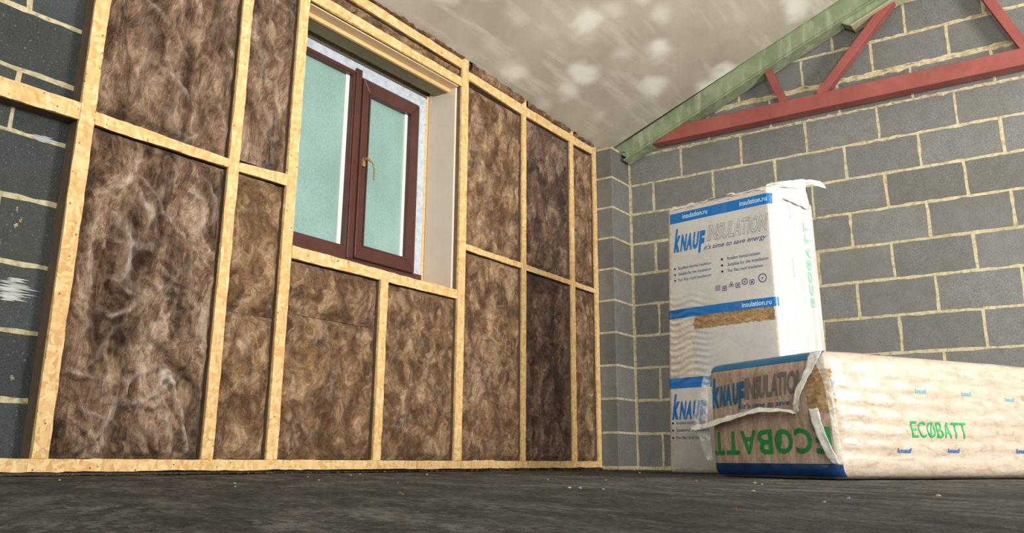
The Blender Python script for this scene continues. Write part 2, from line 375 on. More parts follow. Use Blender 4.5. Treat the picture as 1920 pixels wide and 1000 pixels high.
# paint smears on the left wall
def smear(name, cy, cz, wy, wz, seed, n=16):
    r = random.Random(seed); m = MB()
    for i in range(n):
        z = cz+wz*(i/(n-1)-.5); hw = wy*.5*(1-abs(i/(n-1)-.5)*1.1)*r.uniform(.55, 1.1); h = wz/n*r.uniform(.35, .62); yc = cy+r.gauss(0, wy*.1)
        pts = [(yc-hw, z), (yc-hw*.5, z-h), (yc+hw*.4, z-h*.8), (yc+hw, z-h*.1), (yc+hw*.5, z+h), (yc-hw*.5, z+h*.9)]
        m.add([(XL+.0042, a+r.gauss(0, .002), b) for a, b in pts], [tuple(range(6))])
    o = m.build(name, MT['white_paint'], wl); return o
smear('paint_smear', -4.19, .60, .16, .075, 3, 18); smear('paint_smear', -4.165, 1.142, .11, .022, 4, 8); smear('paint_smear', -4.16, 1.715, .07, .03, 6, 8)
for (y, z) in ((-4.20, .84), (-4.212, .815), (-4.215, .872), (-4.15, .31)):
    smear('mortar_splash', y, z, .016, .014, int(z*100), 4).data.materials[0] = MT['mortar']
# far walls behind the camera's right, floor, ceiling
mb = MB(); mb.box(6.6, 6.75, -8, .14, -.1, 2.6); tag(mb.build('wall_right', MT['block_grey']), kind='structure')
n1, n2 = 260, 220
ux = np.linspace(0, 1, n1)**1.0*6.9-.25; uy = np.linspace(-8.0, .1, n2)
X, Y = np.meshgrid(ux, uy, indexing='ij'); Z = (fbm(X*9, Y*9, 3, 3)-.5)*.004 + (fbm(X*30, Y*30, 8, 2)-.5)*.003 - .0022
mb = MB(); mb.grid(np.stack([X, Y, Z], -1)); mb.box(-.5, 6.8, -8, .14, -.12, -.05)
fl = mb.build('floor', MT['dusty_floor'], smooth=True); tag(fl, kind='structure')
xs_ = np.array([-.5, -.3, -.2, -.1, 0, .2, .5, 1, 1.5, 2, 2.6, 3.25, 4, 5, 6.7]); ys_ = np.array([-8, -6, -4, -3, -2.4, -1.85, -1.5, -1.2, -.9, -.6, -.4, -.25, -.15])
P = np.array([[(x, y, zceil(x, y)) for y in ys_] for x in xs_]); P2 = P.copy(); P2[:, :, 2] += .08
mb = MB(); mb.grid(P); mb.grid(P2)
E1 = np.stack([P[:, -1], P2[:, -1]], 1); mb.grid(E1); mb.grid(np.stack([P[:, 0], P2[:, 0]], 1)); mb.grid(np.stack([P[0], P2[0]], 1)); mb.grid(np.stack([P[-1], P2[-1]], 1))
# roof deck over the truss strip
Q = np.array([[(x, y, zceil(x, -.15)+.05) for y in (-.16, .14)] for x in xs_]); mb.grid(Q)
tag(mb.build('ceiling', MT['skim_plaster']), kind='structure')

# ------------------------------------------------------------------ stud framing
XF = -.122; XB = -.1985
def wobble_box(mb, ax, a0, a1, p0, p1, x0, x1, amp, seed, mi=0):
    """bar along axis ax ('z' or 'y') from a0..a1; p0,p1 = extent in the other in-plane axis"""
    n = max(2, int(abs(a1-a0)/.03)); r = random.Random(seed); b = len(mb.v); l = 0; rr = 0
    bow = r.gauss(0, .0015)
    for i in range(n+1):
        t = i/n; a = a0+(a1-a0)*t; l = l*.6+r.gauss(0, amp); rr = rr*.6+r.gauss(0, amp); c = bow*math.sin(math.pi*t)
        if ax == 'z': vs = [(x0, p0+c, a), (x1, p0+l+c, a), (x1, p1+rr+c, a), (x0, p1+c, a)]
        else:
            pa = p0(a) if callable(p0) else p0; pb = p1(a) if callable(p1) else p1
            vs = [(x0, a, pa), (x1, a, pa+l), (x1, a, pb+rr), (x0, a, pb)]
        mb.v += vs
        if i:
            for q in range(4): mb.f.append([b+(i-1)*4+q, b+(i-1)*4+(q+1) % 4, b+i*4+(q+1) % 4, b+i*4+q]); mb.m.append(mi); mb.t.append(.5)
    mb.f.append([b, b+1, b+2, b+3]); mb.m.append(mi); mb.t.append(.5); e = b+n*4; mb.f.append([e+3, e+2, e+1, e]); mb.m.append(mi); mb.t.append(.5)
def member(name, ax, a0, a1, p0, p1, label, cat, group, seed, amp=.0011):
    mid = (a0+a1)/2; pm = (lambda q: (q(mid) if callable(q) else q))
    loc = (XB, (p0+p1)/2, a0) if ax == 'z' else (XB, mid, pm(p0))
    t = thing(name, loc, label, cat, group)
    mb = MB()
    sh = .002
    P0 = (lambda a: p0(a)+sh) if callable(p0) else p0+sh; P1 = (lambda a: p1(a)-sh) if callable(p1) else p1-sh
    wobble_box(mb, ax, a0, a1, P0, P1, XB, XF-.013, 0, seed); mb.build('foam_core', MT['foam_core'], t)
    mb = MB(); wobble_box(mb, ax, a0, a1, p0, p1, XF-.0128, XF, amp, seed+50); mb.build('board_facing', MT['osb_board'], t)
    return t
SG = 'uprights of the stud wall'
STUD = [(-4.70, -4.645), (-4.088, -4.033), (-3.443, -3.392), (-3.130, -3.073), (-2.500, -2.447), (-1.888, -1.825), (-1.253, -1.208), (-.661, -.612), (-.330, -.284)]
PT = .054
SL = {1: 'pale chipboard-faced upright beside the bare block bay at the far left',
      2: 'pale upright between the widest crumpled wool bay and the narrow bay beside it',
      3: 'pale upright standing at the left edge of the window',
      4: 'short pale upright below the window, ending under its sill rail',
      5: 'pale upright at the right edge of the window beside the white reveal board',
      6: 'pale upright one bay right of the window, its top touching the ceiling',
      7: 'pale upright two bays right of the window, right of the darkest wool',
      8: 'last pale upright of the stud wall, against the grey block pier'}
for i in range(1, 9):
    y0, y1 = STUD[i]; top = .913 if i == 4 else zceil(XF, (y0+y1)/2)-.006
    member('wall_stud', 'z', PT, top, y0, y1, SL[i], 'stud', SG, i)
member('bottom_plate', 'y', -5.2, -2.186, .0125, .0535, 'pale chipboard-faced bottom rail on the floor, long left piece running out of the picture', 'rail', 'bottom rails of the stud wall', 31)
member('bottom_plate', 'y', -2.182, -.284, .0125, .0535, 'pale chipboard-faced bottom rail on the floor, right piece ending at the block pier', 'rail', 'bottom rails of the stud wall', 32)
lin = lambda ya, za, yb, zb: (lambda y: za+(zb-za)*(y-ya)/(yb-ya))
NG = 'short cross rails between the uprights'
def nog(i, j, z0, z1, label, seed, name='cross_rail'):
    a, b = STUD[i][1]+.0005, STUD[j][0]-.0005
    if i == 0: a = -4.66
    f0 = lin(a, z0[0], b, z0[1]); f1 = lin(a, z1[0], b, z1[1])
    return member(name, 'y', a, b, f0, f1, label, 'rail', NG, seed)
nog(0, 1, (1.214, 1.226), (1.288, 1.290), 'pale cross rail over bare grey blocks at the far left edge', 41)
nog(1, 2, (1.226, 1.230), (1.276, 1.267), 'pale cross rail across the widest wool bay at the left', 42)
nog(2, 3, (1.228, 1.235), (1.267, 1.287), 'short pale cross rail in the narrow wool bay left of the window', 43)
nog(5, 6, (1.203, 1.200), (1.238, 1.234), 'pale cross rail in the first wool bay right of the window', 44)
nog(6, 7, (1.198, 1.194), (1.232, 1.228), 'pale cross rail across the darkest wool bay', 45)
nog(7, 8, (1.192, 1.189), (1.226, 1.220), 'shortest pale cross rail, in the last bay beside the block pier', 46)
nog(5, 6, (2.244, 2.218), (2.296, 2.284), 'pale top rail near the ceiling in the first bay right of the window', 47, 'top_rail')
nog(6, 7, (2.220, 2.218), (2.284, 2.277), 'pale top rail near the ceiling above the darkest wool bay', 48, 'top_rail')
nog(7, 8, (2.215, 2.222), (2.277, 2.272), 'shortest pale top rail, near the ceiling beside the block pier', 49, 'top_rail')
nog(3, 5, (2.312, 2.290), (2.368, 2.345), 'long pale top rail near the ceiling above the window', 50, 'top_rail')
nog(3, 5, (2.184, 2.178), (2.240, 2.226), 'long pale head rail directly above the window recess', 51, 'head_rail')
nog(3, 5, (.914, .912), (.972, .962), 'long pale sill rail directly under the window', 52, 'sill_rail')
# black damp-proof strip under the rail
mb = MB(); mb.box(-.199, -.1185, -5.2, -.284, 0.0012, .0095)
tag(mb.build('damp_proof_strip', MT['black_membrane']), 'thin black membrane strip under the bottom rails along the floor', 'membrane')

# ------------------------------------------------------------------ wool batts
def batt(y0, y1, z0, z1, mat, label, seed, amp=.014, fold=1.0, dirn=(1, .5), proud=0.0, group='mineral wool batts in the stud bays', name='wool_batt', res=.0085, z1f=None, fr=(11, 5.5), ropes=()):
    ny = max(8, int((y1-y0)/res)); nz = max(8, int((z1-z0)/res))
    Y, Z = np.meshgrid(np.linspace(y0, y1, ny), np.linspace(z0, z1, nz), indexing='ij')
    s = seed*7
    wx = (fbm(Y*6, Z*6, s, 3)-.5)*.22; wz = (fbm(Y*6+9, Z*6, s+3, 3)-.5)*.22
    a = (Y+wx)*dirn[0]+(Z+wz)*dirn[1]; b = -(Y+wx)*dirn[1]+(Z+wz)*dirn[0]
    r = np.abs(2*fbm(a*fr[0], b*fr[1], s+5, 4)-1)     # billows with creases between
    r2 = np.abs(2*fbm(a*26, b*12, s+9, 3)-1)
    h = amp*fold*(np.minimum(r*2.6, 1)**.7-.6) + amp*.6*(np.minimum(r2*2.4, 1)**.7-.5) + amp*.5*(fbm(Y*50, Z*50, s+2, 2)-.5)
    pale = np.zeros_like(Y)
    for (pp, hw, hh, pl) in ropes:
        D = np.full_like(Y, 9.); T = np.zeros_like(Y); pj = (fbm(Y*30, Z*30, s+31, 2)-.5)*.012
        for q_, ((ya, za), (yb, zb)) in enumerate(zip(pp[:-1], pp[1:])):
            l2 = (yb-ya)**2+(zb-za)**2; t_ = np.clip(((Y-ya)*(yb-ya)+(Z-za)*(zb-za))/l2, 0, 1); d_ = np.hypot(Y-ya-t_*(yb-ya), Z-za-t_*(zb-za))
            T = np.where(d_ < D, (q_+t_)/(len(pp)-1), T); D = np.minimum(D, d_)
        D = np.abs(D+pj); tap = np.sqrt(np.clip(np.sin(np.pi*(.04+.92*T)), 0, 1)); g_ = np.exp(-(D/(hw*(.4+.6*tap)))**2)*tap
        h = h*(1-.5*g_) + hh*g_ - .35*hh*np.exp(-((D-1.9*hw)/(.5*hw))**2)*tap; pale = np.maximum(pale, pl*np.exp(-(D/(hw*.7))**2)*tap)
    e = np.minimum(np.minimum(Y-y0, y1-Y), np.minimum(Z-z0, z1-Z))
    edge = sstep(0, .028, e); ej = fbm(Y*20, Z*20, s+12, 2)
    Xf = XF-.012+proud + h*edge - (1-edge)*(.012+.012*ej)
    Xf = np.minimum(Xf, XF+.016+proud)
    if z1f is not None: Z = z0+(Z-z0)*(np.vectorize(z1f)(Y)-z0)/(z1-z0)
    F = np.stack([Xf, Y, Z], -1)
    t = MB(); t.grid(F)
    xb = XB+.004
    def back(L): 
        B = L.copy(); B[:, 0] = xb; return B
    for L in (F[0], F[-1], F[:, 0], F[:, -1]): t.grid(np.stack([L, back(L)], 0))
    c = [(xb, y0, F[0, 0, 2]), (xb, y1, F[-1, 0, 2]), (xb, y1, F[-1, -1, 2]), (xb, y0, F[0, -1, 2])]; t.add(c, [(0, 1, 2, 3)])
    o = t.build(name, MT[mat], smooth=True)
    at = o.data.attributes.new('pale', 'FLOAT', 'POINT'); vals = np.zeros(len(t.v)); vals[:pale.size] = pale.reshape(-1); at.data.foreach_set('value', vals)
    return tag(o, label, 'insulation', group)
G = .0015
def bay(i, j): return STUD[i][1]+G, STUD[j][0]-G
b = bay(1, 2)
def rope_set(y0, y1, z0, z1, seed, n):
    """meandering rolls in the crumpled wool: (points, half-width, height, paleness)"""
    r = random.Random(seed); out = []
    for i in range(n):
        y = r.uniform(y0+.06, y1-.06); z = r.uniform(z0+.05, z1-.05); an = r.choice((-1, 1))*r.uniform(.5, 1.0)-math.pi/2; p = []
        for q_ in range(r.randint(5, 9)):
            p.append((y, z)); an += r.gauss(0, .30); y += .034*math.cos(an); z += .034*math.sin(an)
        out.append((p, r.uniform(.008, .020), r.uniform(.006, .018), max(0, r.gauss(.12, .22))))
    return out
ropes = rope_set(*b, PT, 1.22, 12, 46) + [
    ([(-3.655, .30), (-3.650, .335), (-3.625, .359), (-3.600, .335), (-3.588, .313), (-3.551, .193), (-3.521, .112), (-3.51, .07)], .011, .018, .9),
    ([(-3.66, .36), (-3.63, .372), (-3.60, .352)], .016, .014, .9),
    ([(-3.843, 1.105), (-3.771, 1.035), (-3.712, .961), (-3.652, .911), (-3.611, .903), (-3.575, .850), (-3.58, .80)], .011, .018, .45),
    ([(-3.919, .916), (-3.861, .879), (-3.833, .824), (-3.838, .74), (-3.86, .68)], .022, .014, .7),
    ([(-3.55, 1.08), (-3.53, .98), (-3.56, .90)], .02, .010, .5),
    ([(-3.72, .42), (-3.78, .30), (-3.84, .178), (-3.89, .109), (-3.96, .066), (-4.01, .06)], .014, .018, .25)]
batt(*b, PT+.002, 1.224, 'wool_mid', 'largest, most crumpled brown wool batt, filling the wide lower left bay', 1, .024, 1.3, (1, .35), .000, res=.0055, fr=(7.5, 3.0), ropes=ropes)
batt(*b, 1.280, zceil(XF, -3.7)-.03, 'wool_mid', 'brown wool batt in the wide upper left bay, cut by the top of the picture', 2, .018, 1.1, (.7, .7), .000, fr=(8, 6), ropes=rope_set(*b, 1.29, 2.1, 5, 26))
b = bay(2, 3)
batt(*b, PT+.002, .640, 'wool_light', 'lower brown wool batt of the narrow bay left of the window, under a seam', 3)
batt(*b, .6415, 1.229, 'wool_light', 'middle brown wool batt of the narrow bay left of the window, above the seam', 4)
batt(*b, 1.290, zceil(XF, -3.2)-.03, 'wool_mid', 'tall upper brown wool batt of the narrow bay left of the window', 5, .018)
b = bay(3, 4)
batt(*b, PT+.002, .674, 'wool_light', 'brown wool batt under the window, left bay, below the seam', 6, .015)
batt(*b, .6755, .911, 'wool_light', 'low wide brown wool piece tucked right under the sill rail, above the seam', 7, .015)
b = bay(4, 5)
batt(*b, PT+.002, .910, 'wool_light', 'brown wool batt under the window, right bay, with pale round tufts', 8, .015)
b = bay(5, 6)
batt(*b, PT+.002, 1.199, 'wool_light', 'lightest brown wool batt, lower half of first bay right of the window', 9, .014)
batt(*b, 1.240, 2.216, 'wool_light', 'light brown wool batt, upper half of first bay right of the window', 10, .014)
b = bay(6, 7)
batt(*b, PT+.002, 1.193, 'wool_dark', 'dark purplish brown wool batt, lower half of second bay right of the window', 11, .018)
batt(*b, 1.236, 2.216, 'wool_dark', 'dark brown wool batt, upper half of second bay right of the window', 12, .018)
b = bay(7, 8)
batt(*b, PT+.002, 1.188, 'wool_light', 'narrow brown wool batt beside the block pier, lower half', 13, .012)
batt(*b, 1.2275, 2.213, 'wool_light', 'narrow brown wool batt beside the block pier, upper half', 14, .012)
b = bay(3, 5)
batt(*b, 2.2415, 2.310, 'wool_light', 'thin strip of brown wool between the two long rails above the window', 15, .012, res=.006, z1f=lin(b[0], 2.310, b[1], 2.289))
# ragged wool stuffed over the top rails
def tuft(i, j, zb, label, seed):
    y0, y1 = bay(i, j); r = random.Random(seed); n = int((y1-y0)/.009); P = []
    for a in range(n):
        y = y0+(y1-y0)*a/(n-1); zt = zceil(XF, y)-.004; zl = zb(y)+.004; row = []
        for q in range(9):
            t = q/8; x = XF-.014+.030*math.sin(math.pi*(.25+.6*t))*(.5+float(vnoise(np.array(y*22.), np.array(t*3.+seed), seed)))+r.gauss(0, .0022)
            z = zl+(zt-zl)*t + (.5*(float(vnoise(np.array(y*30.), np.array(seed*3.), seed))-.3)*.03 if q > 3 else 0)*(1-abs(t-.6))
            row.append((x, y, min(z, zceil(x, y)-.003)))
        row = [(XB+.002, y, zl)]+row+[(XB+.002, y, zt)]
        P.append(row)
    m = MB(); m.grid(np.array(P)); tag(m.build('wool_tuft_strip', MT['wool_tuft'], smooth=True), label, 'insulation', 'ragged wool stuffed above the top rails')
tuft(3, 5, lin(STUD[3][1], 2.3685, STUD[5][0], 2.3455), 'ragged thin edge of wool above the long top rail over the window', 61)
tuft(5, 6, lin(STUD[5][1], 2.2965, STUD[6][0], 2.2845), 'ragged brown wool strip squeezed against the ceiling in the first bay right of the window', 62)
tuft(6, 7, lin(STUD[6][1], 2.2845, STUD[7][0], 2.2775), 'ragged brown wool strip squeezed against the ceiling above the darkest bay', 63)
tuft(7, 8, lin(STUD[7][1], 2.2775, STUD[8][0], 2.2725), 'shortest ragged wool strip against the ceiling beside the block pier', 64)

# ------------------------------------------------------------------ window recess
def board(name, x0, x1, y0, y1, z0, z1, mat, label, cat='board', bevel=.001):
    m = MB(); m.box(x0, x1, y0, y1, z0, z1); return tag(m.build(name, MT[mat], bevel=bevel), label, cat)
board('reveal_board', -.358, -.158, -1.905, -1.8895, .964, 2.176, 'pale_board', 'smooth white vertical board lining the right side of the window recess')
board('reveal_board', -.358, -.158, -3.0715, -3.056, .975, 2.176, 'pale_board', 'smooth vertical board lining the hidden left side of the window recess, behind the upright')
board('reveal_batten', -.40, -.3595, -1.926, -1.905, .95, 2.16, 'planed_timber', 'thin yellow vertical batten between the window frame and the white board', 'batten')
board('head_lining', -.2145, -.1985, -3.055, -1.906, 2.150, 2.178, 'planed_timber', 'slim bright timber batten running across under the head rail of the window', 'batten')
board('soffit_board', -.198, -.1365, -3.055, -1.906, 2.1705, 2.1775, 'tan_board', 'smooth tan board lying under the head rail, facing down into the window recess')
board('head_board', -.312, -.215, -3.055, -1.906, 2.152, 2.176, 'olive_board', 'dull flat board overhead in the window recess behind the bright batten')
board('sill_board', -.345, -.1985, -3.055, -1.906, .940, .962, 'planed_timber', 'flat timber sill board under the window behind the sill rail')
# ------------------------------------------------------------------ window
win = thing('window_1', (-.39, -2.48, 1.035), None, None); win['kind'] = 'structure'
wy0, wy1, wz0, wz1 = -3.03, -1.937, 1.040, 2.136; xf, xb2 = -.35, -.42; fwid = .068
def frame(name, y0, y1, z0, z1, x0, x1, wd, mat, parent, bevel=.003, wl_=None, wt=None):
    a = wl_ if wl_ is not None else wd; tp = wt if wt is not None else wd
    m = MB(); O = [(y0, z0), (y1, z0), (y1, z1), (y0, z1)]; I = [(y0+a, z0+wd), (y1-wd, z0+wd), (y1-wd, z1-tp), (y0+a, z1-tp)]
    for q in range(4):
        o1, o2, i2, i1 = O[q], O[(q+1) % 4], I[(q+1) % 4], I[q]
        vs = [(x, *p) for x in (x0, x1) for p in (o1, o2, i2, i1)]
        m.add(vs, [(0, 1, 2, 3), (4, 7, 6, 5), (0, 4, 5, 1), (3, 2, 6, 7), (0, 3, 7, 4), (1, 5, 6, 2)])
    return m.build(name, MT[mat], parent, bevel=bevel)
fr = frame('outer_frame', wy0, wy1, wz0, wz1, xb2, xf, fwid, 'white_film_frame', win); fr['label'] = 'outer frame under bluish white protective film'
board2 = MB(); board2.box(-.42, -.346, wy0, wy1, wz0-.016, wz0+.022); board2.build('frame_sill', MT['brown_frame'], win)
m = MB(); m.box(-.402, -.350, wy0, -1.930, .966, wz0-.017); m.build('frame_packer', MT['planed_timber'], win)
m = MB(); m.box(xb2, -.346, wy0, wy1, wz1, wz1+.012); m.build('head_trim', MT['grey_seal'], win)
frame('fixed_light_bead', wy0+fwid-.004, -2.522, 1.062, 2.083, xb2+.005, -.346, .020, 'brown_frame', win, .002)
mu = MB(); mu.box(xb2, -.338, -2.530, -2.485, 1.050, 2.10); mu.build('mullion', MT['brown_frame'], win, bevel=.004)
m = MB(); m.box(-.352, -.3455, wy0+fwid-.004, -2.53, 1.060, 1.112); m.build('fixed_light_bead', MT['brown_frame'], win, bevel=.002)
def glazing(y0, y1, z0, z1, xg, xfr, parent):
    frame('glazing_bead', y0-.002, y1+.002, z0-.002, z1+.002, xg-.004, xfr, .008, 'brown_frame', parent, .001)
    m = MB(); m.box(xg-.004, xg+.012, y1-.034, y1-.006, z0+.006, z1-.006); m.build('spacer_strip', MT['white_bead'], parent, bevel=.003)
    m = MB(); m.box(xg-.006, xg, y0, y1, z0, z1); m.build('glass_pane', MT['obscured_glass'], parent)
glazing(wy0+fwid+.018, -2.538, 1.085, 2.063, -.385, -.352, win)
sash = frame('opening_sash', -2.484, -2.020, 1.058, 2.052, -.395, -.328, .068, 'brown_frame', win, .004, wl_=.050)
frame('sash_seal', -2.488, -2.013, 1.052, 2.058, -.38, -.344, .012, 'black_membrane', win, 0)
frame('sash_glazing_bead', -2.432, -2.086, 1.124, 1.986, -.372, -.326, .008, 'brown_frame', sash, .001)
m = MB(); m.box(-.370, -.352, -2.116, -2.093, 1.132, 1.978); m.build('sash_spacer_strip', MT['white_bead'], sash, bevel=.003)
m = MB(); m.box(-.374, -.368, -2.43, -2.088, 1.126, 1.984); m.build('sash_glass_pane', MT['obscured_glass'], sash)
hd = MB(); hz = 1.575; hy = -2.462; 
hd.box(-.3285, -.315, hy-.010, hy+.010, hz-.022, hz+.024); hd.tube([(-.314, hy, hz+.016), (-.285, hy, hz+.018)], .008); 
hd.tube([(-.290, hy, hz+.018), (-.284, hy+.018, hz+.004), (-.280, hy+.034, hz-.012), (-.279, hy+.040, hz-.030), (-.279, hy+.040, hz-.085)], [.007, .007, .006, .005, .0045])
hd.tube([(-.279, hy+.040, hz-.085), (-.279, hy+.040, hz-.093)], .005)
h = hd.build('window_handle', MT['brass'], sash, smooth=False, bevel=.001); h['label'] = 'brass lever handle'

# ------------------------------------------------------------------ roof truss
tr = thing('roof_truss', (0.1, -.08, 2.266), 'painted steel roof truss along the gable wall, red tie and struts under green rafter', 'truss')
def bar(name, p, q, wd, y0, y1, mat, cut=None, bevel=.003):
    (x0, z0), (x1, z1) = p, q; d = Vector((x1-x0, z1-z0)).normalized(); n = Vector((-d.y, d.x))*wd/2
    m = MB(); a = [(x0+n.x, z0+n.y), (x0-n.x, z0-n.y), (x1-n.x, z1-n.y), (x1+n.x, z1+n.y)]
    if cut: a = cut
    m.add([(x, y, z) for y in (y0, y1) for x, z in a], [(0, 1, 2, 3), (7, 6, 5, 4), (0, 4, 5, 1), (1, 5, 6, 2), (2, 6, 7, 3), (3, 7, 4, 0)])
    return m.build(name, MT[mat], tr, bevel=bevel)
tie = bar('tie_beam', (.25, 2.343), (6.3, 2.343), .098, -.13, -.04, 'red_primer', cut=[(.52, 2.391), (.25, 2.285), (6.3, 2.291), (6.3, 2.391)]); tie['label'] = 'red oxide horizontal tie'
def strut(p, q, wd=.05): 
    o = bar('strut', p, q, wd, -.120, -.055, 'red_primer'); o['label'] = 'red oxide strut'
strut((1.225, 2.38), (1.115, 2.68)); strut((1.455, 2.385), (1.955, 2.93), .056); strut((2.640, 2.38), (2.33, 3.13), .056); strut((2.95, 2.38), (3.25, 3.3), .056)
zl = lambda x: 2.190+.404*x
ra = bar('rafter', (0, 0), (1, 1), .1, -.138, -.03, 'green_primer', cut=[(-.075, 2.268), (.035, zl(.035)+.004), (3.25, zl(3.25)), (3.25, zl(3.25)+.19)][:0] or [(-.06, 2.300), (.06, zl(.06)), (3.25, zl(3.25)), (3.25, zceil(3.25, -.15)+.045)])
ra['label'] = 'rafter in streaky green primer'
fl_ = bar('rafter_flange', (.03, zl(.03)-.002), (3.25, zl(3.25)-.002), .009, -.150, -.03, 'green_primer', bevel=.001)
cl = bar('rafter_gusset', (0, 0), (1, 1), .1, -.128, -.04, 'green_primer', cut=[(1.63, zl(1.63)), (1.70, zl(1.70)-.075), (3.25, zl(3.25)-.075), (3.25, zl(3.25))])
ge = bar('gusset_edge', (1.70, zl(1.70)-.078), (3.25, zl(3.25)-.078), .008, -.150, -.035, 'pale_edge', bevel=.001); ge['label'] = 'pale lower edge'  # lower edge of the gusset in a paler colour
ra2 = bar('far_rafter', (0, 0), (1, 1), .1, -.138, -.03, 'green_primer', cut=[(3.25, zceil(3.25, -.15)+.045), (3.25, zl(3.25)), (6.5, zl(0)), (6.5, zl(0)+.12)])
m = MB(); m.box(-.06, .05, -.16, -.02, 2.262, 2.272); m.build('bearing_plate', MT['green_primer'], tr)

# ------------------------------------------------------------------ insulation packs
class Pack:
    def __init__(s, L, N, depth, h, shift, bulge, wr=None, r=.03):
        L = Vector(L); N = Vector(N); s.L = L; s.w = (N-L).length; s.a = (N-L)/s.w; s.b = Vector((-s.a.y, s.a.x)); s.d = depth; s.h = h; s.sh = shift; s.bu = bulge; s.wr = wr; s.r = r
    def pt(s, u, v, z, out=0.0, face='f'):
        """u along front 0..w, v depth 0..d, z 0..h; smooth body position"""
        fu, fv, fz = u/s.w, v/s.d, z/s.h
        du = s.sh['LB']*(1-fu)*(1-fz)+s.sh['LT']*(1-fu)*fz+s.sh['NB']*fu*(1-fz)+s.sh['NT']*fu*fz
        bl = lambda t: 4*max(0, min(1, t))*(1-max(0, min(1, t)))
        B = s.bu
        v2 = v - B['f']*bl(fu)*bl(fz)*(1-fv) + B['f']*bl(fu)*bl(fz)*fv
        u2 = u + du - B['s']*bl(fv)*bl(fz)*(1-2*fu)
        z2 = z + B['t']*bl(fu)*bl(fv)*fz + s.sh.get('zL', 0)*(1-fu)*fz + s.sh.get('zR', 0)*fv*fz
        if s.wr: w_ = s.wr(u, v, z, face)
        else: w_ = 0
        if face == 'f': v2 -= out+w_
        elif face == 's': u2 += out+w_
        elif face == 't': z2 += out+w_
        elif face == 'b': v2 += out+w_
        elif face == 'l': u2 -= out+w_
        p = s.L+s.a*u2+s.b*v2
        return (p.x, p.y, z2)
    def body(s, parent, mats, res=.012, name='film_wrap'):
        m = MB(); w_, d, h, r = s.w, s.d, s.h, s.r
        def rnd(u, v, z):
            c = (min(max(u, r), w_-r), min(max(v, r), d-r), min(max(z, r), h-r)); q = Vector((u-c[0], v-c[1], z-c[2]))
            if q.length > 1e-9: q = q.normalized()*r
            return c[0]+q.x, c[1]+q.y, c[2]+q.z
        lin_ = lambda L, n: np.linspace(0, L, n)
        nu, nv, nz = [max(10, int(x/res)) for x in (w_, d, h)]; res = .006
        U, V, Zs = lin_(w_, nu), lin_(d, nv), lin_(h, nz)
        for face, A, Bb, mi, f in (('f', U, Zs, 0, lambda a, b: (a, 0, b)), ('b', U, Zs, 1, lambda a, b: (a, d, b)), ('s', V, Zs, 1, lambda a, b: (w_, a, b)),
                                ('l', V, Zs, 1, lambda a, b: (0, a, b)), ('t', U, V, 1, lambda a, b: (a, b, h)), ('x', U, V, 1, lambda a, b: (a, b, 0))):
            P = np.zeros((len(A), len(Bb), 3))
            for i, a in enumerate(A):
                for j, b in enumerate(Bb):
                    uvz = f(a, b); q = rnd(*uvz)
                    e = 0
                    P[i, j] = s.pt(*q, 0, face if min(abs(a-A[0]), abs(a-A[-1]), abs(b-Bb[0]), abs(b-Bb[-1])) > r*.9 else 'x')
            m.grid(P, mi)
        return m.build(name, mats, parent, smooth=True)
    def patch(s, name, face, a0, a1, z0, z1, mat, parent, out=.0012, n=None, skew=0, jag=0, seed=0, label=None, tj=0):
        na = max(3, int((a1-a0)/.007)); nz = max(3, int((z1-z0)/.006)); P = np.zeros((na, nz, 3)); r = random.Random(seed)
        js = [(r.gauss(0, jag), r.gauss(0, jag)) for _ in range(max(na, nz))]
        for i in range(na):
            for j in range(nz):
                t = j/(nz-1); a = a0+(a1-a0)*i/(na-1); z = z0+(z1-z0)*t+skew*i/(na-1)
                if i == 0: a += js[j][0]
                if i == na-1: a += js[j][1]
                if j == 0: z += js[i][0]*(1 if jag else 0)
                P[i, j] = s.on(face, a, z, out)
        m = MB(); m.grid(P); o = m.build(name, MT[mat], parent, smooth=True)
        if label: o['label'] = label
        return o
    def on(s, face, a, z, out):
        r = s.r
        if face == 'f':   # wraps round the arrises with the rounding radius
            return s.wrap(a, z, out, 'f')
        if face == 's': return s.wrap(a, z, out, 's')
        if face == 't': return s.pt(a, z, s.h, out, 't')
    def wrap(s, a, z, out, face):
        r = s.r; L = s.w if face == 'f' else s.d
        q = Vector((0, 0)); ca = min(max(a, r), L-r); cz = min(max(z, r), s.h-r)
        def off(t):  # distance past the flat part -> (in-plane, depth)
            t = max(-r*1.5, min(r*1.5, t)); g = abs(t)/r; return math.copysign(r*math.sin(min(g, 1.5)), t), r*(1-math.cos(min(g, 1.5)))
        ia, da = off(a-ca); iz, dz = off(z-cz); dep = min(r, da+dz)
        m_ = out
        fa = 'x' if (abs(a-ca) > r*.05 or abs(z-cz) > r*.05) else face
        if face == 'f': 
            u, v = ca+ia, dep
            na, nz_ = ia/r, iz/r; p = s.pt(u, v, cz+iz, 0, fa)
            p = Vector(p) + (Vector((s.a.x, s.a.y, 0))*na + Vector((0, 0, 1))*nz_ - Vector((s.b.x, s.b.y, 0))*max(.05, 1-dep/r)).normalized()*m_
        else:
            u, v = s.w-dep, ca+ia
            na, nz_ = ia/r, iz/r; p = s.pt(u, v, cz+iz, 0, fa)
            p = Vector(p) + (Vector((s.b.x, s.b.y, 0))*na + Vector((0, 0, 1))*nz_ + Vector((s.a.x, s.a.y, 0))*max(.05, 1-dep/r)).normalized()*m_
        return tuple(p)
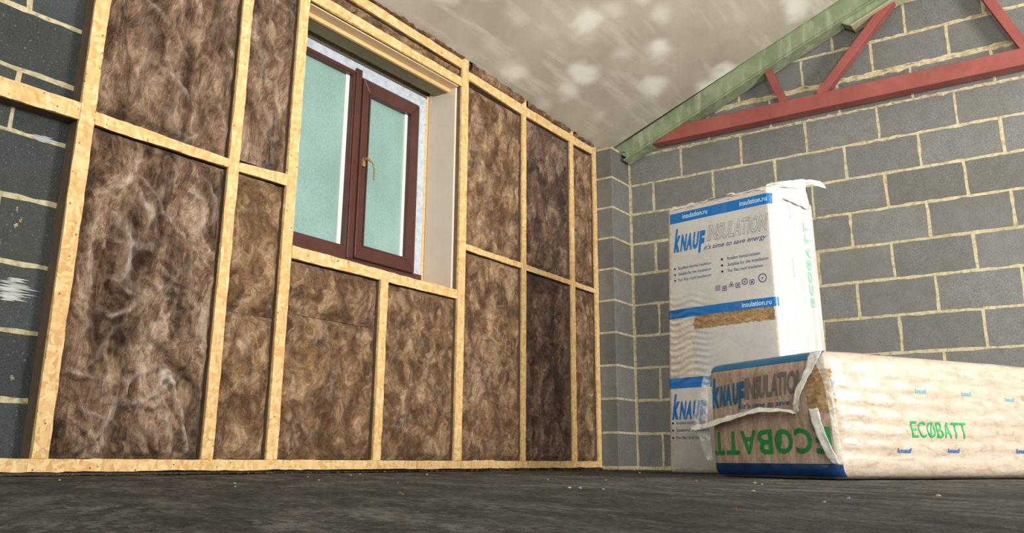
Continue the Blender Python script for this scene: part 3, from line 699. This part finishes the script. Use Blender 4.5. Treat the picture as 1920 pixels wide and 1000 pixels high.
def text_mesh(txt, bold=0.0, res=3):
    cu = bpy.data.curves.new('t', 'FONT'); cu.body = txt; cu.offset = bold; cu.resolution_u = res; cu.size = 1
    o = bpy.data.objects.new('t', cu); C.objects.link(o); dg = bpy.context.evaluated_depsgraph_get()
    me = bpy.data.meshes.new_from_object(o.evaluated_get(dg)); bpy.data.objects.remove(o); bpy.data.curves.remove(cu)
    vs = np.array([v.co[:] for v in me.vertices]); fs = [list(p.vertices) for p in me.polygons]; bpy.data.meshes.remove(me)
    return vs, fs
def spaced_mesh(txt, bold):
    V = []; F = []; x = 0; W_ = {'O': 1.12, 'C': 1.0, 'E': .86, 'B': .92, 'A': 1.02, 'T': .92}
    for ch in txt:
        v, f = text_mesh(ch, bold); w_ = W_.get(ch, 1.)*.62; v = v.copy()
        v[:, 0] = (v[:, 0]-v[:, 0].min())/(v[:, 0].max()-v[:, 0].min())*w_+x; v[:, 1] = (v[:, 1]-v[:, 1].min())/(v[:, 1].max()-v[:, 1].min())
        b = sum(len(q_) for q_ in V); V.append(v); F += [[b+i for i in g] for g in f]; x += w_+.10
    return np.concatenate(V), F
def print_text(pk, parent, txt, face, a0, a1, z0, z1, mat, bold=.02, shear=0., rot=0, out=.0024, skew=0., name='printed_word', cut=None, label=None):
    vs, fs = spaced_mesh(txt, bold) if txt == 'ECOBATT' else text_mesh(txt, bold); x0, y0 = vs[:, 0].min(), vs[:, 1].min(); x1, y1 = vs[:, 0].max(), vs[:, 1].max()
    # refine long edges so that the lettering can follow the film
    if z1-z0 > .05:
        bm = bmesh.new(); sx, sy = (a1-a0)/(x1-x0), (z1-z0)/(y1-y0)
        if rot in (90, 270): sx, sy = (z1-z0)/(x1-x0), (a1-a0)/(y1-y0)
        bv = [bm.verts.new((v[0]*sx, v[1]*sy, 0)) for v in vs]
        for f in fs:
            try: bm.faces.new([bv[i] for i in f])
            except ValueError: pass
        bmesh.ops.triangulate(bm, faces=bm.faces[:])
        for it in range(4):
            L = [e_ for e_ in bm.edges if e_.calc_length() > .012]
            if not L: break
            bmesh.ops.subdivide_edges(bm, edges=L, cuts=1); bmesh.ops.triangulate(bm, faces=bm.faces[:])
        bm.verts.index_update(); vs = np.array([(v.co.x/sx, v.co.y/sy, 0) for v in bm.verts]); fs = [[v.index for v in f.verts] for f in bm.faces]; bm.free()
    X = (vs[:, 0]-x0)/(x1-x0); Y = (vs[:, 1]-y0)/(y1-y0)
    m = MB(); pts = []
    for x, y in zip(X, Y):
        if rot == 180: x, y = 1-x, 1-y
        if rot == 90: x, y = 1-y, x         # reads upwards
        if rot == 270: x, y = y, 1-x
        zz = z0+(z1-z0)*y+skew*x; a = a0+(a1-a0)*x+shear*(y-.5)*(z1-z0)
        pts.append((a, zz))
    P = [pk.on(face, a, z, out) for a, z in pts]
    if cut: fs = [f for f in fs if all(cut(*pts[i]) for i in f)]
    m.add(P, fs); o = m.build(name, MT[mat], parent)
    if label: o['label'] = label
    return o
# ---- standing pack
def wr1(u, v, z, face):
    if face == 'f':
        k_ = float(sstep(.34, .06, u))*float(sstep(.40, .50, z))*float(sstep(.93, .8, z))
        wv = math.sin((z*1.0+u*.10*math.sin(z*9)+.012*math.sin(u*31))*2*math.pi/.034)
        return .0050*k_*wv + .0035*math.sin(u*9+1)*math.sin(z*7)*.5
    if face == 's': return .003*math.sin(v*70+math.sin(z*5))+.003*math.sin(z*9+v*8)
    if face == 't': return .012*math.sin(u*22)*math.sin(v*17)+.008*math.sin(u*51+v*20)
    return 0
sp = Pack((.919, -1.444), (1.532, -1.56), .451, 1.365, {'LB': -.030, 'LT': .024, 'NB': .015, 'NT': .0, 'zR': .0}, {'f': .012, 's': .015, 't': .012}, wr1, .022)
ts = thing('insulation_pack', (1.24, -1.28, 0), 'tall film-wrapped insulation pack standing on end behind the lying one', 'insulation pack', 'film-wrapped insulation packs')
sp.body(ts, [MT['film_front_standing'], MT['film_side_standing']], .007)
W = sp.w
sp.patch('printed_panel', 'f', .030, .608, .812, 1.335, 'print_panel', ts, .0008, jag=.001, label='pale grey printed panel')
sp.patch('printed_panel', 'f', .175, .600, .466, .700, 'print_panel', ts, .0008, jag=.001, label='blank pale grey panel')
sp.patch('printed_panel', 'f', .02, .600, .030, .408, 'print_panel', ts, .0008, jag=.001, label='lower pale grey printed panel')
sp.patch('wool_window', 'f', .165, .602, .700, .774, 'exposed_wool', ts, .0009, skew=.006, jag=.002, label='clear strip showing brown wool')
sp.patch('blue_band', 'f', .022, W+.014, 1.272, 1.326, 'blue_print', ts, .0016, label='upper blue band')
sp.patch('blue_band', 'f', .004, W+.010, .768, .812, 'blue_print', ts, .0016, label='middle blue band')
sp.patch('blue_band', 'f', .006, W-.02, .413, .464, 'blue_print', ts, .0016, label='lower blue band')
sp.patch('blue_band', 'f', .262, .408, 1.3585, 1.3712, 'navy_print', ts, .0022, label='short blue strip on the top edge')
print_text(sp, ts, 'insulation.ru', 'f', .455, .608, 1.288, 1.314, 'pale_print', .02, out=.0030)
print_text(sp, ts, 'insulation.ru', 'f', .105, .262, 1.288, 1.314, 'pale_print', .02, out=.0030)
print_text(sp, ts, 'insulation.ru', 'f', .440, .592, .778, .803, 'pale_print', .02, out=.0030)
def logo(pk, par, a0, a1, z0, z1, mat, sk=0, lab=None, n=5):
    """lower-case tall k, small caps N A U and an F that drops below the line"""
    wd = (a1-a0); hh = z1-z0
    for i, (ch, x0, x1, b0, b1) in enumerate((('k', 0, .20, .16, 1), ('N', .215, .40, .16, .76), ('A', .405, .61, .16, .76), ('U', .625, .81, .16, .76), ('F', .83, 1., 0, .76))[:n]):
        o = print_text(pk, par, ch, 'f', a0+wd*x0, a0+wd*x1, z0+hh*b0+sk*x0, z0+hh*b1+sk*x0, mat, .055, .14, name='logo_letter')
logo(sp, ts, .055, .240, 1.090, 1.240, 'blue_print')
print_text(sp, ts, 'INSULATION', 'f', .262, .600, 1.140, 1.225, 'grey_print', .030, .18)
print_text(sp, ts, 'INSULATION', 'f', .264, .598, 1.144, 1.221, 'print_panel', -.006, .18, out=.0030)
print_text(sp, ts, "it's time to save energy", 'f', .238, .590, 1.092, 1.124, 'ink_print', .008, .45)
for q, tx in enumerate(('Excellent thermal insulation', 'Suitable for the installation', 'For flat roof insulation')):
    z = 1.026-q*.031
    print_text(sp, ts, tx, 'f', .372, .372+(.18, .222, .19)[q], z, z+.016, 'ink_print', .006); print_text(sp, ts, '•', 'f', .334, .347, z+.002, z+.014, 'dot_print', .04)
    print_text(sp, ts, tx, 'f', .075, .275, z-.006, z+.009, 'ink_print', .004); print_text(sp, ts, '•', 'f', .048, .059, z-.004, z+.006, 'dot_print', .03)
    z = .236-q*.036
    print_text(sp, ts, tx, 'f', .050, .230, z, z+.015, 'ink_print', .006); print_text(sp, ts, '•', 'f', .024, .035, z, z+.012, 'dot_print', .04)
logo(sp, ts, .034, .215, .235, .385, 'blue_print')
# row of little handling symbols
def ring_patch(a, z, ra_, th, nside, rot0, nm='printed_symbol'):
    m = MB(); P = []
    for kx in range(nside):
        for rr in (ra_, ra_-th):
            an = rot0+2*math.pi*kx/nside; P.append(sp.on('f', a+rr*math.cos(an), z+rr*math.sin(an), .0026))
    fs = [(2*i, (2*i+2) % (2*nside), (2*i+3) % (2*nside), 2*i+1) for i in range(nside)]
    return m, P, fs
for q, (a, n_) in enumerate(((.312, 4), (.350, 4), (.388, 3), (.424, 4), (.462, 6), (.500, 4), (.556, 18))):
    m, P_, f_ = ring_patch(a, .892-.010*(q % 2)+.003*q, .0175 if q < 6 else .022, .0045, n_, math.pi/4 if n_ == 4 else math.pi/2); m.add(P_, f_)
    m2, P2_, f2_ = ring_patch(a, .892-.010*(q % 2)+.003*q, .007, .006, 3 if q % 2 == 0 else 4, .6); m.add(P2_, f2_); m.build('printed_symbol', MT['ink_print'], ts)
print_text(sp, ts, 'ECOBATT', 's', .300, .365, .80, 1.23, 'pale_green_print', .03, rot=90, label='pale green word running up the side')
print_text(sp, ts, 'knauf', 's', .158, .170, .93, 1.02, 'sky_print', .01, rot=90); print_text(sp, ts, 'knauf', 's', .170, .184, 1.23, 1.30, 'sky_print', .01, rot=90)
# crumpled film on the top with a gathered tail
def sheet(rows, name, mat, parent, seed=0, amp=.006, sub=6, thick=.0012, label=None):
    """rows: list of control rows of 3-D points; smoothly resampled and crumpled"""
    A = np.array(rows, float); n, m_ = A.shape[:2]
    def rs(B, k):
        N = (len(B)-1)*k+1; t = np.linspace(0, len(B)-1, N); i = np.minimum(t.astype(int), len(B)-2); f = (t-i)
        p0 = B[np.maximum(i-1, 0)]; p1 = B[i]; p2 = B[i+1]; p3 = B[np.minimum(i+2, len(B)-1)]; f = f.reshape([-1]+[1]*(B.ndim-1))
        return .5*((2*p1)+(-p0+p2)*f+(2*p0-5*p1+4*p2-p3)*f*f+(-p0+3*p1-3*p2+p3)*f**3)
    G_ = rs(A, sub); G_ = rs(G_.transpose(1, 0, 2), sub).transpose(1, 0, 2)
    I, J = np.meshgrid(np.arange(G_.shape[0])*.35, np.arange(G_.shape[1])*.35, indexing='ij')
    for c_ in range(3): G_[:, :, c_] += (np.abs(2*fbm(I+c_*31, J, seed+c_, 3)-1)-.3)*amp*2
    m = MB(); m.grid(G_); o = m.build(name, MT[mat], parent, smooth=True)
    md = o.modifiers.new('s', 'SOLIDIFY'); md.thickness = thick
    if label: o['label'] = label
    return o
def q(u, v, z): return sp.pt(u, v, z, 0, 'x')
w_, d_, h_ = sp.w, sp.d, sp.h
sheet([[q(.02, -.002, h_-.02), q(.02, .15, h_+.004), q(.02, .3, h_+.01)],
       [q(.16, -.003, h_-.015), q(.16, .12, h_+.020), q(.16, .3, h_+.03)],
       [q(.25, -.002, h_-.01), q(.25, .10, h_+.022), q(.25, .3, h_+.03)],
       [q(.42, -.002, h_-.012), q(.42, .10, h_+.012), q(.42, .3, h_+.03)],
       [q(w_-.04, 0, h_-.015), q(w_-.04, .10, h_+.028), q(w_-.04, .3, h_+.055)],
       [q(w_+.012, .02, h_-.05), q(w_+.004, .10, h_+.010), q(w_+.004, .3, h_+.05)]], 'film_top', 'loose_film', ts, 3, .006, 7, label='crumpled whitish film over the top')
sheet([[q(w_-.06, .06, h_-.01), q(w_+.010, .12, h_-.045), q(w_+.014, .24, h_-.05), q(w_+.014, .36, h_-.055)],
       [q(w_-.05, .08, h_+.03), q(w_-.01, .16, h_+.02), q(w_+.02, .26, h_-.02), q(w_+.02, .38, h_-.03)],
       [q(w_-.06, .16, h_+.06), q(w_-.03, .22, h_+.070), q(w_-.0, .30, h_+.055), q(w_+.01, .38, h_+.03)],
       [q(w_-.02, .26, h_+.085), q(w_+.0, .28, h_+.085), q(w_+.02, .32, h_+.085), q(w_+.02, .36, h_+.075)],
       [q(w_+.03, .37, h_+.105), q(w_+.035, .38, h_+.10), q(w_+.04, .40, h_+.09), q(w_+.04, .42, h_+.085)],
       [q(w_+.05, .47, h_+.118), q(w_+.055, .48, h_+.11), q(w_+.06, .50, h_+.095), q(w_+.06, .51, h_+.085)]], 'film_tail', 'loose_film', ts, 9, .0035, 7, label='gathered tail of white film sticking out')
# ---- lying pack
def wr2(u, v, z, face):
    if face == 's': return .0022*math.sin(z*2*math.pi/.052+1.2*math.sin(v*3))+.004*math.sin(v*6+1)*math.sin(z*8)+.0015*math.sin(v*43+z*30)
    if face == 'f': return .003*math.sin(u*60+2*math.sin(z*9))*.6+.003*math.sin(z*14+u*6)
    if face == 't': return .006*math.sin(v*8)+.003*math.sin(u*40)
    return 0
lp = Pack((1.402, -2.145), (1.972, -2.469), 1.24, .441, {'LB': .004, 'LT': .0, 'NB': .012, 'NT': -.014, 'zL': .0, 'zR': -.004}, {'f': .008, 's': .012, 't': .010}, wr2, .042)
tl_ = thing('insulation_pack', (2.0, -1.75, 0), 'film-wrapped insulation pack lying on its side in front, end label torn open', 'insulation pack', 'film-wrapped insulation packs')
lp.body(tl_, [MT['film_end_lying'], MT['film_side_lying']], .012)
W2 = lp.w
lp.patch('blue_band', 'f', -.005, W2-.02, .412, .459, 'teal_print', tl_, .0016, seed=2, label='teal blue band folding over the top edge')
lp.patch('blue_band', 'f', .0, W2+.012, .004, .052, 'navy_print', tl_, .0016, label='dark blue band along the bottom edge')
lp.patch('wool_window', 'f', .560, W2+.012, .225, .375, 'exposed_wool', tl_, .0010, jag=.005, seed=4, label='bare tan wool showing through the tear')
logo(lp, tl_, .036, .232, .245, .385, 'teal_print', .012)
print_text(lp, tl_, 'INSULATION', 'f', .240, .560, .288, .372, 'dark_grey_print', .03, .16, skew=.010, cut=lambda a, z: a < .54)
print_text(lp, tl_, "it's time to save energy", 'f', .215, .600, .250, .276, 'ink_print', .010, .4, skew=.004, cut=lambda a, z: a < .51)
print_text(lp, tl_, 'ECOBATT', 'f', .022, .640, .084, .172, 'green_print', .018, rot=180, skew=.004, label='green word printed upside down', cut=None)
print_text(lp, tl_, 'ECOBATT', 's', .372, .664, .146, .203, 'bright_green_print', .004, label='bright green word on the long side')
def leaf(face, ac, zc, ra_, rz_, mat):
    m = MB(); m.add([lp.on(face, ac+ra_*math.cos(t)*.55+rz_*.35*math.sin(t), zc+rz_*math.sin(t), .0026) for t in [2*math.pi*i/14 for i in range(14)]], [tuple(range(14))]); m.build('printed_leaf', MT[mat], tl_)
leaf('s', .478, .175, .010, .022, 'bright_green_print'); leaf('f', .404, .128, .016, .030, 'green_print')
for (a, z, s_) in ((.455, .314, .062), (.700, .314, .055), (.325, .099, .07), (.580, .101, .065), (.965, .103, .07), (.030, .330, .02), (.95, .30, .05)):
    print_text(lp, tl_, 'knauf', 's', a-s_/2, a+s_/2, z-.008, z+.009, 'sky_print' if z > .2 else 'blue_print', .02, name='printed_mark')
for (a, b_) in ((W2-.14, .30), (W2-.16, .62), (W2-.15, .93)):
    m = MB(); m.add([lp.pt(a+x, b_+y, lp.h, .002, 't') for x, y in ((0, 0), (.02, -.02), (.10, .03), (.08, .05))], [(0, 1, 2, 3)]); m.build('printed_mark', MT['blue_print'], tl_)
def e(u, z, o): return lp.pt(u, 0, z, o, 'x') if False else tuple(Vector(lp.pt(u, -o, z, 0, 'x')))
sheet([[e(W2-.002, .435, .004), e(.600, .435, .006)], [e(.628, .385, .012), e(.575, .375, .014)], [e(.575, .32, .022), e(.535, .315, .02)], [e(.548, .27, .026), e(.512, .262, .022)], [e(.535, .232, .022), e(.508, .222, .016)]],
      'film_curl', 'loose_film', tl_, 21, .005, 6, label='curled edge of torn white film')
sheet([[e(.515, .236, .010), e(.520, .224, .018)], [e(.40, .250, .010), e(.40, .236, .024)], [e(.30, .252, .010), e(.30, .234, .028)], [e(.18, .236, .010), e(.18, .214, .03)],
       [e(.06, .222, .010), e(.06, .195, .03)], [e(-.04, .205, .012), e(-.035, .184, .026)], [e(-.105, .196, .02), e(-.10, .180, .022)]], 'film_fold', 'loose_film', tl_, 23, .004, 6, label='whitish fold of torn film across the end')
sheet([[e(.575, .238, .012), e(.612, .240, .010)], [e(.590, .18, .016), e(.632, .17, .012)], [e(.612, .11, .012), e(.655, .10, .008)], [e(.640, .055, .004), e(.672, .050, .002)]],
      'film_curl', 'loose_film', tl_, 25, .004, 6, label='pale greenish film strip down the corner')
sheet([[e(.0, .425, .002), e(-.006, .43, -.03)], [e(-.035, .36, .006), e(.0, .38, -.02)], [e(-.075, .28, .008), e(-.01, .30, -.01)], [e(-.09, .215, .012), e(-.01, .22, .0)],
       [e(-.06, .15, .008), e(.0, .15, .0)], [e(-.02, .06, .004), e(.006, .06, .0)]], 'loose_corner_film', 'clear_film', tl_, 27, .005, 6, label='clear loose film bulging at the far corner')
# gathered film along the near vertical corner
sheet([[e(W2-.035, .42, .006), e(W2+.004, .425, .0)], [e(W2-.005, .30, .004), e(W2+.014, .31, -.01)], [e(W2+.004, .18, .003), e(W2+.018, .18, -.012)], [e(W2+.01, .05, .002), e(W2+.024, .05, -.012)]],
      'corner_seam', 'clear_film', tl_, 29, .003, 6)

# ------------------------------------------------------------------ small debris
def chip(x, y, s_, mat, seed, label):
    r = random.Random(seed); m = MB(); n = 6; top = []; bot = []
    for i in range(n):
        a = 2*math.pi*i/n+r.uniform(-.3, .3); rr = s_*r.uniform(.6, 1.2); top.append((x+.75*rr*math.cos(a), y+.75*rr*math.sin(a)*.7, s_*r.uniform(.35, .6))); bot.append((x+rr*math.cos(a), y+rr*math.sin(a)*.7, -.0005))
    m.add(bot+top, [(i, (i+1) % n, n+(i+1) % n, n+i) for i in range(n)]+[tuple(range(n, 2*n)), tuple(range(n))[::-1]])
    o = m.build('debris_chip', MT[mat]); tag(o, label, 'debris', 'crumbs of rubble on the dark floor')
R = random.Random(77)
chip(2.57, -4.97, .0035, 'chip_pale', 1, 'brightest yellowish crumb on the bare floor in front of the lying pack')
for i in range(46):
    t = R.random(); x = R.uniform(.1, 2.5); y = R.uniform(-4.6, -1.2)
    if (Vector((x, y))-Vector((1.25, -1.3))).length < .5 or (Vector((x, y))-Vector((2.0, -1.8))).length < .9: continue
    mt_ = R.choice(['chip_pale', 'chip_grey', 'chip_grey', 'chip_brown'])
    chip(x, y, R.uniform(.0025, .006), mt_, i+5, {'chip_pale': 'tiny yellowish crumb', 'chip_grey': 'tiny pale grey crumb', 'chip_brown': 'tiny brown crumb'}[mt_]+' of rubble lying on the dark floor '+('near the stud wall' if x < .9 else 'in the open middle' if y < -2.6 else 'towards the back wall'))
# wool fluff along the rail
m = MB(); R = random.Random(5)
for i in range(420):
    y = R.uniform(-4.9, -.3); x = -.107+abs(R.gauss(0, .022)); s_ = R.uniform(.003, .009); a = R.uniform(0, math.pi)
    dx, dy = math.cos(a)*s_, math.sin(a)*s_; p = [(x-dx, y-dy, .001), (x, y, .002+R.uniform(0, .004)), (x+dx, y+dy, .0015)]
    m.tube(p, [.0006, .0014, .0006], 4)
tag(m.build('wool_fluff', MT['wool_tuft']), 'loose brown wool fluff lying along the foot of the stud wall', 'fluff', kind='stuff')
